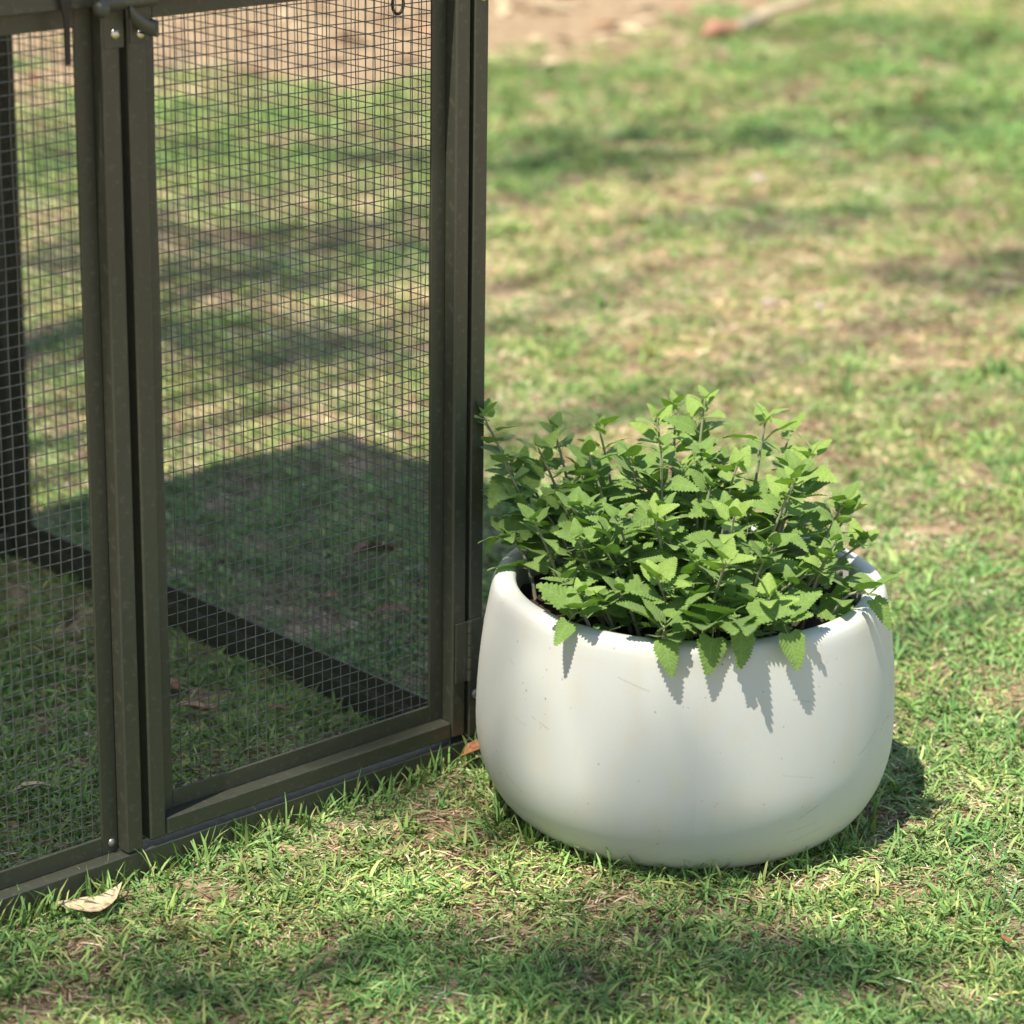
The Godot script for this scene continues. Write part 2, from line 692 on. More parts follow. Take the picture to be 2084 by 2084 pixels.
func build_grass() -> void:
	var r := RandomNumberGenerator.new()
	r.seed = 99
	var levels := 5
	var variants := 6
	var meshes := []
	for l in levels:
		for v in variants:
			var A := [[], [], [], []]
			for k in 54:
				var a := r.randf() * TAU
				var q := sqrt(r.randf()) * 0.058
				var kind := pick_kind(r, l / float(levels - 1))
				if kind < 0:
					continue
				var v1 := r.randf_range(0.8, 1.2)
				add_kind(A, r, kind, Vector3(cos(a) * q, 0, sin(a) * q), Color(v1 * r.randf_range(0.9, 1.15), v1, v1))
			meshes.append(blades_mesh(A))
	# matted dead thatch that lies under the leaves
	for v in variants:
		var A := [[], [], [], []]
		for k in 44:
			var a := r.randf() * TAU
			var q := sqrt(r.randf()) * 0.062
			var v1 := r.randf_range(0.75, 1.2)
			add_blades(A, r, Vector3(cos(a) * q, 0, sin(a) * q), Color(v1, v1, v1), 9, 0.02, 0.008, 0.030, 0.0018, 0, 14, THATCH, 0.25)
		meshes.append(blades_mesh(A))
	var lists := []
	var cols := []
	for k in meshes.size():
		lists.append([])
		cols.append([])
	# bands of distance: near, far, left, right, spacing, size
	for band in [[1.9, 3.3, -1.2, 1.1, 0.074, 0.97], [3.3, 4.6, -1.4, 1.4, 0.086, 1.05], [4.6, 6.4, -1.75, 1.8, 0.105, 1.25], [6.4, 9.2, -2.2, 2.5, 0.130, 1.5], [9.2, 12.5, -2.8, 3.0, 0.19, 1.9]]:
		var f: float = band[0]
		while f < band[1]:
			var x: float = band[2]
			while x < band[3]:
				var px: float = x + r.randf_range(-0.38, 0.38) * band[4]
				var pf: float = f + r.randf_range(-0.38, 0.38) * band[4]
				x += band[4]
				var lu := clampf(lush(px, pf) + r.randf_range(-0.16, 0.16), 0, 1)
				var skip := r.randf() < bareness(px, pf) * 0.985
				var level := clampi(int(round(lu * (levels - 1))), 0, levels - 1)
				var m := level * variants + (r.randi() % variants)
				var s: float = band[5] * r.randf_range(0.85, 1.15)
				var turn := r.randf() * TAU
				var tint := tint_at(r, px, pf, lu)
				if skip or near_rail(px, -pf) or Vector2(px - POT.x, -pf - POT.z).length() < 0.10:
					continue
				var e := 0.03
				var up := Vector3(ground_y(px - e, -pf) - ground_y(px + e, -pf), 2 * e, ground_y(px, -pf - e) - ground_y(px, -pf + e)).normalized()
				var bas := Basis(Quaternion(Vector3.UP, up)) * Basis(Vector3.UP, turn)
				lists[m].append(Transform3D(bas.scaled(Vector3.ONE * s), Vector3(px, ground_y(px, -pf) + 0.001, -pf)))
				cols[m].append(tint)
				if pf < 8.0:
					var tx: float = px + r.randf_range(-0.5, 0.5) * band[4]
					var tf: float = pf + r.randf_range(-0.5, 0.5) * band[4]
					if not near_rail(tx, -tf):
						var tm := levels * variants + (r.randi() % variants)
						lists[tm].append(Transform3D(Basis(Vector3.UP, r.randf() * TAU).scaled(Vector3.ONE * s * 1.05), Vector3(tx, ground_y(tx, -tf) + 0.0015, -tf)))
						cols[tm].append(Color.WHITE)
			f += band[4]
	var g := Node3D.new()
	g.name = "grass"
	g.set_meta("kind", "stuff")
	g.set_meta("label", "short green lawn grass mixed with dry straw blades")
	g.set_meta("category", "grass")
	add_child(g)
	for k in meshes.size():
		if lists[k].size() > 0:
			field("turf", meshes[k], M.blade, lists[k], cols[k], g)
	# clump by clump along the enclosure's rails, so that none grows through the metal
	var A := [[], [], [], []]
	for i in 13000:
		var u := r.randf_range(-1.25, 0.075)
		var w := r.randf_range(-1.12, 0.075)
		var p := CORNER + Vector3(cos(FRONT_TURN), 0, -sin(FRONT_TURN)) * u + Vector3(sin(FRONT_TURN), 0, cos(FRONT_TURN)) * w
		var lu := lush(p.x, -p.z)
		var kind := pick_kind(r, lu)
		var tint := tint_at(r, p.x, -p.z, lu)
		if kind < 0 or not near_rail(p.x, p.z) or on_something(p.x, p.z):
			continue
		var start: int = A[0].size()
		add_kind(A, r, kind, Vector3(p.x, 0, p.z), tint)
		for q in range(start, A[0].size()):
			A[0][q].y += ground_y(p.x, p.z)
	for i in 330:
		var p := Vector3.ZERO
		if i < 150:
			p = CORNER + Vector3(cos(FRONT_TURN), 0, -sin(FRONT_TURN)) * r.randf_range(-1.0, 0.0) + Vector3(sin(FRONT_TURN), 0, cos(FRONT_TURN)) * r.randf_range(0.004, 0.02)
		else:
			var a := r.randf() * TAU
			var q := r.randf_range(0.166, 0.215)
			p = POT + Vector3(cos(a) * q, 0, sin(a) * q)
		var start: int = A[0].size()
		add_blades(A, r, Vector3(p.x, 0, p.z), Color.WHITE * r.randf_range(0.85, 1.1), r.randi_range(2, 5), 0.006, 0.025, 0.052, 0.0030, 45, 85, GREENS, 0.7)
		for q2 in range(start, A[0].size()):
			A[0][q2].y += ground_y(p.x, p.z)
	put("rail_side_turf", blades_mesh(A), M.blade, g).set_meta("kind", "stuff")
	print("turf ", lists.map(func(l): return l.size()).reduce(func(a, b): return a + b), " rail verts ", A[0].size())

	# taller tufts that stand out of the lawn
	var tufts := [[0.539, 4.528, 0.105, 9, "tall dark grass tuft standing behind the catnip on its right"], [0.818, 4.671, 0.06, 26, "bushy green grass tuft near the right edge of the lawn"], [0.90, 4.90, 0.055, 22, "low green grass tuft behind the bushy one at right"], [0.158, 5.081, 0.05, 18, "small bright grass tuft in the dry lawn behind the catnip"], [-0.02, 6.9, 0.12, 12, "pale upright grass tuft far back beside the enclosure post"], [-0.50, 2.505, 0.055, 10, "upright grass tuft at the front left below the bottom rail"]]
	for t in tufts:
		var T := [[], [], [], []]
		add_blades(T, r, Vector3.ZERO, Color.WHITE, t[3], 0.018, t[2] * 0.6, t[2], 0.0045, 50, 86, [GREENS[0], GREENS[2], GREENS[4]], 0.6)
		var o := put("grass_tuft", blades_mesh(T), M.blade)
		o.position = Vector3(t[0], ground_y(t[0], -t[1]), -t[1])
		tag(o, t[4], "grass tuft", "grass tufts in the lawn")


# ====================================================================== the gum tree outside the picture whose leaves dapple the lawn
func build_tree() -> void:
	var t := thing("gum_tree", "tall gum tree outside the picture that dapples the lawn", "tree", Vector3(-5.2, 0, 1.6))
	var r := RandomNumberGenerator.new()
	r.seed = 314
	# shaded spots on the lawn: x, forward, height, half width across, half width along, leaves
	var spots := [[0.05, 6.42, 0.0, 0.42, 0.16, 220], [0.42, 6.72, 0.0, 0.35, 0.12, 80], [0.98, 5.42, 0.0, 0.30, 0.15, 130], [0.15, 2.53, 0.0, 0.26, 0.11, 150], [-0.36, 2.50, 0.0, 0.19, 0.06, 75], [0.42, 2.36, 0.0, 0.16, 0.10, 26],
		[-0.52, 5.48, 0.0, 0.42, 0.30, 340], [-0.48, 4.80, 0.0, 0.30, 0.20, 220], [0.185, 2.688, 0.125, 0.080, 0.055, 15], [0.0, 2.84, 0.12, 0.03, 0.06, 12], [1.15, 7.0, 0.0, 0.4, 0.2, 100], [0.62, 5.85, 0.0, 0.35, 0.16, 50], [0.60, 2.62, 0.0, 0.14, 0.07, 16], [-1.0, 6.4, 0.0, 0.4, 0.3, 120], [1.1, 8.3, 0.0, 0.5, 0.3, 110], [-0.9, 7.7, 0.0, 0.4, 0.3, 60], [0.0, 7.6, 0.0, 0.2, 0.1, 20], [-1.35, 3.6, 0.0, 0.5, 0.5, 160], [1.6, 4.2, 0.0, 0.35, 0.3, 110], [1.7, 6.1, 0.0, 0.4, 0.3, 110], [0.0, 3.02, 0.36, 0.075, 0.075, 34], [-0.10, 2.92, 0.03, 0.07, 0.05, 16]]
	var trunk_top := Vector3(0.6, 6.2, -0.3)
	var st := smooth_st()
	add_tube(st, [Vector3(0, -0.1, 0), Vector3(0.05, 1.5, 0), Vector3(0.1, 3.2, -0.1), Vector3(0.35, 4.8, -0.2), trunk_top, Vector3(1.2, 8.6, -1.6), Vector3(1.7, 10.2, -3.0)], [0.34, 0.27, 0.24, 0.20, 0.16, 0.09, 0.03], 14)
	st.generate_normals()
	put("trunk", st.commit(), M.bark, t)
	var V := PackedVector3Array()
	var I := PackedInt32Array()
	for s in spots:
		var high := r.randf_range(7.6, 9.4)
		var ground := Vector3(s[0], s[2], -s[1])
		var c: Vector3 = ground - sun_travel * ((high - s[2]) / -sun_travel.y) - t.position
		var bs := smooth_st()
		var mid := trunk_top.lerp(c, 0.5) + Vector3(0, 0.5, 0)
		add_tube(bs, [trunk_top, mid, c], [0.05, 0.02, 0.006], 6)
		bs.generate_normals()
		put("branch", bs.commit(), M.bark, t)
		for k in int(s[5]):
			var a := r.randf() * TAU
			var q := sqrt(r.randf())
			var off := Vector3(cos(a) * q * s[3], r.randf_range(-0.25, 0.25), sin(a) * q * s[4])
			off += Vector3(sun_travel.x, 0, sun_travel.z) / -sun_travel.y * -off.y
			var p := c + off
			var dir := Vector3(r.randfn(), r.randfn() * 0.6 - 0.7, r.randfn()).normalized()
			var side := dir.cross(Vector3(r.randfn(), r.randfn(), r.randfn())).normalized()
			var ln := r.randf_range(0.09, 0.15)
			var w := ln * r.randf_range(0.10, 0.15)
			var b := V.size()
			V.append(p)
			V.append(p + dir * ln * 0.4 + side * w)
			V.append(p + dir * ln * 0.4 - side * w)
			V.append(p + dir * ln * 0.75 + side * w * 0.6)
			V.append(p + dir * ln * 0.75 - side * w * 0.6)
			V.append(p + dir * ln)
			I.append_array(PackedInt32Array([b, b + 1, b + 2, b + 1, b + 3, b + 2, b + 2, b + 3, b + 4, b + 3, b + 5, b + 4]))
	var N := PackedVector3Array()
	N.resize(V.size())
	N.fill(Vector3.UP)
	var arr := []
	arr.resize(Mesh.ARRAY_MAX)
	arr[Mesh.ARRAY_VERTEX] = V
	arr[Mesh.ARRAY_NORMAL] = N
	arr[Mesh.ARRAY_INDEX] = I
	var mesh := ArrayMesh.new()
	mesh.add_surface_from_arrays(Mesh.PRIMITIVE_TRIANGLES, arr)
	put("crown", mesh, M.gum, t).set_meta("kind", "stuff")


# ====================================================================== the enclosure
# a welded wire sheet in the plane of u and v, from o, with wires every 12.7 mm
func wire_sheet(called: String, parent: Node, o: Vector3, u: Vector3, v: Vector3, wide: float, high: float, sd: int, step := 0.045, sides := 5) -> void:
	var r := RandomNumberGenerator.new()
	r.seed = sd
	var pitch := 0.0127
	var rad := 0.00062
	var V := PackedVector3Array()
	var N := PackedVector3Array()
	var I := PackedInt32Array()
	var nrm := u.cross(v).normalized()
	var wob := FastNoiseLite.new()
	wob.seed = sd
	wob.frequency = 5.0
	for dirn in 2:
		var across := wide if dirn == 0 else high
		var along := high if dirn == 0 else wide
		var a_dir := v if dirn == 0 else u
		var c_dir := u if dirn == 0 else v
		var lift := nrm * (rad * 0.9 * (1.0 if dirn == 0 else -1.0))
		var k := 0
		var at := pitch * r.randf_range(0.2, 0.8)
		while at < across:
			var segs := maxi(2, int(along / step))
			var base := V.size()
			for i in segs + 1:
				var s := along * i / segs
				var wave := 0.0019 * wob.get_noise_3d(s * 1.6, at * 1.2 + dirn * 31.0, 0) + 0.0012 * wob.get_noise_3d(s * 5.0, k * 3.7, 9.0)
				var bulge := 0.0030 * wob.get_noise_3d((s if dirn == 0 else at) * 0.5, (at if dirn == 0 else s) * 0.5, 55.0)
				var p := o + a_dir * s + c_dir * (at + wave) + lift + nrm * bulge
				for q in sides:
					var t := TAU * q / sides
					var nn := c_dir * cos(t) + nrm * sin(t)
					V.append(p + nn * rad)
					N.append(nn)
			for i in segs:
				for q in sides:
					var a := base + i * sides + q
					var b := base + i * sides + (q + 1) % sides
					I.append_array(PackedInt32Array([a, b, a + sides, b, b + sides, a + sides]) if dirn == 0 else PackedInt32Array([a, a + sides, b, b, a + sides, b + sides]))
			at += pitch * r.randf_range(0.985, 1.015)
			k += 1
	var arr := []
	arr.resize(Mesh.ARRAY_MAX)
	arr[Mesh.ARRAY_VERTEX] = V
	arr[Mesh.ARRAY_NORMAL] = N
	arr[Mesh.ARRAY_INDEX] = I
	var mesh := ArrayMesh.new()
	mesh.add_surface_from_arrays(Mesh.PRIMITIVE_TRIANGLES, arr)
	put(called, mesh, M.wire, parent).set_meta("kind", "stuff")

# a mesh panel in the front plane: four flat retaining strips set back in the opening, wire behind them
func front_panel(parent: Node, x0: float, x1: float, y0: float, y1: float, sd: int, step := 0.045) -> void:
	var w := 0.0195
	var z0 := -0.0195
	var z1 := -0.0160
	put("retaining_strip", bevel_box(Vector3(x0, y0, z0), Vector3(x0 + w, y1, z1), 0.0007), M.paint, parent)
	put("retaining_strip", bevel_box(Vector3(x1 - w, y0, z0), Vector3(x1, y1, z1), 0.0007), M.paint, parent)
	put("retaining_strip", bevel_box(Vector3(x0 + w, y0, z0), Vector3(x1 - w, y0 + w, z1), 0.0007), M.paint, parent)
	put("retaining_strip", bevel_box(Vector3(x0 + w, y1 - w, z0), Vector3(x1 - w, y1, z1), 0.0007), M.paint, parent)
	wire_sheet("wire_mesh", parent, Vector3(x0 + 0.006, y0 + 0.006, -0.0215), Vector3.RIGHT, Vector3.UP, x1 - x0 - 0.012, y1 - y0 - 0.012, sd, step)

func side_panel(parent: Node, zb: float, zf: float, y0: float, y1: float, sd: int, step := 0.06) -> void:
	var w := 0.0195
	var x0 := -0.0115
	var x1 := -0.0080
	put("retaining_strip", bevel_box(Vector3(x0, y0, zb), Vector3(x1, y1, zb + w), 0.0007), M.paint, parent)
	put("retaining_strip", bevel_box(Vector3(x0, y0, zf - w), Vector3(x1, y1, zf), 0.0007), M.paint, parent)
	put("retaining_strip", bevel_box(Vector3(x0, y0, zb + w), Vector3(x1, y0 + w, zf - w), 0.0007), M.paint, parent)
	put("retaining_strip", bevel_box(Vector3(x0, y1 - w, zb + w), Vector3(x1, y1, zf - w), 0.0007), M.paint, parent)
	wire_sheet("wire_mesh", parent, Vector3(-0.0066, y0 + 0.004, zb + 0.004), Vector3.BACK, Vector3.UP, zf - zb - 0.008, y1 - y0 - 0.008, sd, step, 4)

func build_enclosure() -> void:
	var e := thing("pet_enclosure", "dark olive metal and wire mesh pet enclosure with a framed door", "enclosure", CORNER, FRONT_TURN)
	var T := 0.020
	var W := 1.92      # width along the front
	var D := 0.951     # depth
	var H := 1.545     # height of the frame
	var mid := 0.902   # underside of the rail above the door
	var P: Material = M.paint
	var add := func(called: String, lo: Vector3, hi: Vector3) -> void:
		put(called, bevel_box(lo, hi, 0.0016), P, e)
	# corner posts
	add.call("corner_post", Vector3(-T, 0.0312, -T), Vector3(0, H, 0))
	add.call("corner_post", Vector3(-0.026, 0.0312, -D), Vector3(0, H, -D + 0.026))
	add.call("corner_post", Vector3(-W, 0.0312, -T), Vector3(-W + T, H, 0))
	add.call("corner_post", Vector3(-W, 0.0312, -D), Vector3(-W + T, H, -D + T))
	# bottom rails, lying on the soil
	add.call("bottom_rail", Vector3(-W, -0.006, -0.0225), Vector3(0, 0.030, 0))
	add.call("bottom_rail", Vector3(-0.022, -0.006, -D), Vector3(0, 0.030, -0.0235))
	add.call("bottom_rail", Vector3(-W, -0.006, -D), Vector3(-W + 0.022, 0.030, -0.0235))
	add.call("bottom_rail", Vector3(-W + 0.0235, -0.006, -D), Vector3(-0.0235, 0.030, -D + 0.022))
	# mullions
	add.call("mullion", Vector3(-0.490, 0.0312, -T), Vector3(-0.470, H, 0))
	add.call("mullion", Vector3(-1.20, 0.0312, -T), Vector3(-1.18, H, 0))
	# rails above the door and the lower panels
	add.call("middle_rail", Vector3(-0.4685, mid + 0.024, -T), Vector3(-0.0215, mid + 0.044, 0))
	add.call("middle_rail", Vector3(-1.1785, mid, -T), Vector3(-0.4915, mid + 0.026, 0))
	add.call("middle_rail", Vector3(-W + T + 0.0015, mid, -T), Vector3(-1.2015, mid + 0.026, 0))
	add.call("middle_rail", Vector3(-T, mid, -D + 0.0275), Vector3(0, mid + 0.026, -T - 0.0015))
	# top rails
	for a in [[-1.1785, -0.4915], [-0.4685, -0.0215], [-W + T + 0.0015, -1.2015]]:
		add.call("top_rail", Vector3(a[0], H - T, -T), Vector3(a[1], H - 0.001, -0.001))
	add.call("top_rail", Vector3(-T, H - T, -D + 0.0275), Vector3(-0.001, H - 0.001, -T - 0.0015))
	# roof sheet and solid back wall
	var cloth := smooth_st()
	for a in 24:
		for b in 14:
			for q in [[a, b], [a + 1, b], [a + 1, b + 1], [a, b], [a + 1, b + 1], [a, b + 1]]:
				var u: float = q[0] / 24.0
				var v: float = q[1] / 14.0
				cloth.add_vertex(Vector3(-W - 0.004 + (W + 0.008) * u, H + 0.003 - 0.02 * sin(u * PI) * sin(v * PI), -D - 0.004 + (D + 0.008) * v))
	cloth.generate_normals()
	put("roof_cloth", cloth.commit(), M.cloth, e)
	put("back_wall", bevel_box(Vector3(-W + 0.022, 0.032, -D + 0.003), Vector3(-0.028, H - 0.002, -D + 0.012), 0.001), M.charcoal, e)

	# door
	var door := part("door", e)
	var dx0 := -0.4605
	var dx1 := -0.0255
	var dy0 := 0.0372
	var dy1 := mid + 0.021
	put("stile", bevel_box(Vector3(dx0, dy0, -T), Vector3(dx0 + T, dy1, 0), 0.0018), P, door)
	put("stile", bevel_box(Vector3(dx1 - T, dy0, -T), Vector3(dx1, dy1, 0), 0.0018), P, door)
	put("rail", bevel_box(Vector3(dx0 + T + 0.0006, dy0, -T), Vector3(dx1 - T - 0.0006, dy0 + T, 0), 0.0018), P, door)
	put("rail", bevel_box(Vector3(dx0 + T + 0.0006, dy1 - T, -T), Vector3(dx1 - T - 0.0006, dy1, 0), 0.0018), P, door)
	front_panel(door, dx0 + T + 0.0004, dx1 - T - 0.0004, dy0 + T + 0.0004, dy1 - T - 0.0004, 71)
	# fixed panels
	var fp := part("mesh_panel", e)
	front_panel(fp, -1.1795, -0.4905, 0.0306, mid - 0.0004, 72)
	var fp2 := part("mesh_panel", e)
	front_panel(fp2, -1.899, -1.201, 0.0306, mid - 0.0004, 73, 0.3)
	var fp3 := part("mesh_panel", e)
	front_panel(fp3, -1.1795, -0.4905, mid + 0.0265, H - T - 0.001, 74, 0.3)
	var fp4 := part("mesh_panel", e)
	front_panel(fp4, -0.4695, -0.0205, mid + 0.0445, H - T - 0.001, 75, 0.3)
	var sp := part("mesh_panel", e)
	side_panel(sp, -D + 0.028, -0.0235, 0.0306, mid - 0.0004, 76)
	var sp2 := part("mesh_panel", e)
	side_panel(sp2, -D + 0.028, -0.0235, mid + 0.0265, H - T - 0.001, 77, 0.3)

	# hinge between the door and the corner post
	var hinge := part("hinge", e)
	hinge.set_meta("label", "small painted butt hinge near the bottom of the door")
	put("hinge_plate", bevel_box(Vector3(-0.0420, 0.103, 0.0003), Vector3(-0.0252, 0.1745, 0.0022), 0.0005), P, hinge)
	put("hinge_plate", bevel_box(Vector3(-0.0188, 0.103, 0.0003), Vector3(-0.0012, 0.1745, 0.0022), 0.0005), P, hinge)
	for k in 5:
		var y0 := 0.103 + k * 0.01436
		put("knuckle", tube([Vector3(-0.022, y0, 0.0022), Vector3(-0.022, y0 + 0.0134, 0.0022)], [0.0030, 0.0030], 12), P, hinge)
	# bolt heads
	put("bolt", dome(Vector3(-0.0095, 0.083, 0.0), Vector3.BACK, 0.0062, 0.0042), M.dull, e)
	put("bolt", dome(Vector3(-0.4985, 0.0415, -0.0160), Vector3.BACK, 0.0045, 0.003), M.dull, e)
	put("bolt", dome(Vector3(-0.0095, 0.868, 0.0), Vector3.BACK, 0.0050, 0.0035), M.steel, e)

	# latch at the top of the door
	var latch := part("latch", e)
	latch.set_meta("label", "slide latch with a hooked lever and two bolts")
	put("latch_plate", bevel_box(Vector3(-0.4885, 0.862, 0.0003), Vector3(-0.4665, 0.914, 0.0024), 0.0008), P, latch)
	put("latch_plate", bevel_box(Vector3(-0.4585, 0.865, 0.0003), Vector3(-0.4392, 0.914, 0.0024), 0.0008), P, latch)
	put("bolt", dome(Vector3(-0.4765, 0.8755, 0.0024), Vector3.BACK, 0.0052, 0.0034), M.steel, latch)
	put("bolt", dome(Vector3(-0.4475, 0.8725, 0.0024), Vector3.BACK, 0.0045, 0.0030), M.steel, latch)
	put("slide_bar", tube([Vector3(-0.502, 0.906, 0.012), Vector3(-0.436, 0.906, 0.012)], [0.0065, 0.0065], 12), P, latch)
	put("knob", dome(Vector3(-0.499, 0.902, 0.014), Vector3(-0.3, -0.25, 1.0), 0.0085, 0.009), P, latch)
	var lv := smooth_st()
	for k in 6:
		var a0 := k / 6.0
		var a1 := (k + 1) / 6.0
		var c0 := Vector3(lerpf(-0.470, -0.438, a0), 0.904 - 0.0195 * sin(a0 * PI * 0.5), 0.017 - 0.003 * a0)
		var c1 := Vector3(lerpf(-0.470, -0.438, a1), 0.904 - 0.0195 * sin(a1 * PI * 0.5), 0.017 - 0.003 * a1)
		for s in [0.0016, -0.0016]:
			quad(lv, c0 + Vector3(0, 0.0012, s), c1 + Vector3(0, 0.0012, s), c1 + Vector3(0, -0.0125, s), c0 + Vector3(0, -0.0125, s))
		quad(lv, c0 + Vector3(0, 0.0012, 0.0016), c0 + Vector3(0, 0.0012, -0.0016), c1 + Vector3(0, 0.0012, -0.0016), c1 + Vector3(0, 0.0012, 0.0016))
		quad(lv, c0 + Vector3(0, -0.0125, 0.0016), c1 + Vector3(0, -0.0125, 0.0016), c1 + Vector3(0, -0.0125, -0.0016), c0 + Vector3(0, -0.0125, -0.0016))
	lv.generate_normals()
	put("lever", lv.commit(), P, latch)
	put("lever_tip", bevel_box(Vector3(-0.4395, 0.8705, 0.0020), Vector3(-0.4355, 0.8865, 0.0165), 0.0009), P, latch)

	# black strap tail hanging from the rail, and a snap hook inside the mesh
	var inv := Transform3D(Basis(Vector3.UP, FRONT_TURN), CORNER)
	var strap := flat_st()
	var pts := [[-0.5320, 0.952, 0.0032, 0.0075], [-0.5320, 0.925, 0.0032, 0.0075], [-0.5318, 0.911, 0.0040, 0.0066], [-0.5315, 0.897, 0.0034, 0.0032], [-0.5312, 0.885, 0.0030, 0.0028], [-0.5310, 0.868, 0.0025, 0.0026], [-0.5312, 0.855, 0.0028, 0.0028], [-0.5312, 0.852, 0.0028, 0.0018]]
	for i in pts.size() - 1:
		var p: Array = pts[i]
		var q: Array = pts[i + 1]
		var a := Vector3(p[0] - p[3], p[1], p[2])
		var b := Vector3(p[0] + p[3], p[1], p[2])
		var c := Vector3(q[0] + q[3], q[1], q[2])
		var d := Vector3(q[0] - q[3], q[1], q[2])
		var dz := Vector3(0, 0, 0.0018)
		quad(strap, a, d, c, b)
		quad(strap, a + dz, b + dz, c + dz, d + dz)
		quad(strap, a, a + dz, d + dz, d)
		quad(strap, b, c, c + dz, b + dz)
	strap.generate_normals()
	var so := put("cable_tie", strap.commit(), M.black)
	so.transform = inv
	tag(so, "black strap tail hanging over the rail beside the latch", "strap")
	var hk := smooth_st()
	var hp := []
	var hr := []
	for k in 13:
		var a := deg_to_rad(70.0 - 300.0 * k / 12.0)
		hp.append(Vector3(-0.1005 + 0.0075 * cos(a), 0.8655 + 0.0105 * sin(a), -0.030))
		hr.append(0.0017)
	hp.append(Vector3(-0.1010, 0.882, -0.030))
	hr.append(0.0019)
	hp.append(Vector3(-0.0985, 0.900, -0.031))
	hr.append(0.0032)
	hp.append(Vector3(-0.0970, 0.925, -0.032))
	hr.append(0.0034)
	hk.set_smooth_group(0)
	add_tube(hk, hp, hr, 8)
	hk.generate_normals()
	var ho := put("snap_hook", hk.commit(), M.black)
	ho.transform = inv
	tag(ho, "small black snap hook hanging behind the top right of the door mesh", "hook")


# ====================================================================== planter
func lathe(prof: Array, n: int) -> ArrayMesh:
	var st := smooth_st()
	var total := 0.0
	var run := [0.0]
	for i in range(1, prof.size()):
		total += (Vector2(prof[i][0], prof[i][1]) - Vector2(prof[i - 1][0], prof[i - 1][1])).length()
		run.append(total)
	for i in prof.size() - 1:
		for k in n:
			var idx := [[i, k], [i + 1, k], [i + 1, k + 1], [i, k], [i + 1, k + 1], [i, k + 1]]
			for q in idx:
				var a: float = TAU * q[1] / n
				var r: float = prof[q[0]][0]
				st.set_uv(Vector2(float(q[1]) / n, 1.0 - run[q[0]] / total))
				var wob := 0.0006 * sin(a * 3.0 + prof[q[0]][1] * 9.0) * minf(1.0, r / 0.1)
				st.add_vertex(Vector3(sin(a) * (r + wob), prof[q[0]][1], cos(a) * (r + wob)))
	st.generate_normals()
	st.generate_tangents()
	return st.commit()

func build_planter() -> void:
	var p := thing("planter", "wide white bowl planter with a thick rounded rim, holding catnip", "planter", POT)
	var prof := [[0.0, 0.002], [0.12, 0.0]]
	var R := 0.2278
	for k in 17:
		var a := PI / 2 * k / 16.0
		prof.append([R * 0.68 + R * 0.32 * sin(a), 0.108 * (1.0 - cos(a))])
	for q in [[0.2276, 0.125], [0.2268, 0.145], [0.2252, 0.168], [0.2230, 0.190], [0.2203, 0.212], [0.2172, 0.230], [0.2150, 0.2430], [0.2131, 0.2535], [0.2112, 0.2600], [0.2086, 0.2645], [0.2050, 0.2668], [0.1970, 0.2677], [0.1905, 0.2668], [0.1876, 0.2648], [0.1862, 0.2615], [0.1858, 0.255], [0.1868, 0.235], [0.1885, 0.205]]:
		prof.append(q)
	put("bowl", lathe(prof, 112), M.pot, p)
	# potting soil, dark and lumpy
	var st := smooth_st()
	var n := 40
	for i in n:
		for k in 64:
			for q in [[i, k], [i + 1, k], [i + 1, k + 1], [i, k], [i + 1, k + 1], [i, k + 1]]:
				var r: float = 0.1872 * q[0] / n
				var a: float = TAU * (q[1] % 64) / 64.0
				var x := sin(a) * r
				var z := cos(a) * r
				st.add_vertex(Vector3(x, 0.229 + 0.010 * fine_noise.get_noise_2d(x * 6.0, z * 6.0) + 0.006 * fine_noise.get_noise_2d(x * 22.0, z * 22.0), z))
	st.generate_normals()
	var m := StandardMaterial3D.new()
	m.albedo_color = srgb(0.035, 0.024, 0.018)
	m.roughness = 0.95
	put("potting_soil", st.commit(), m, p)


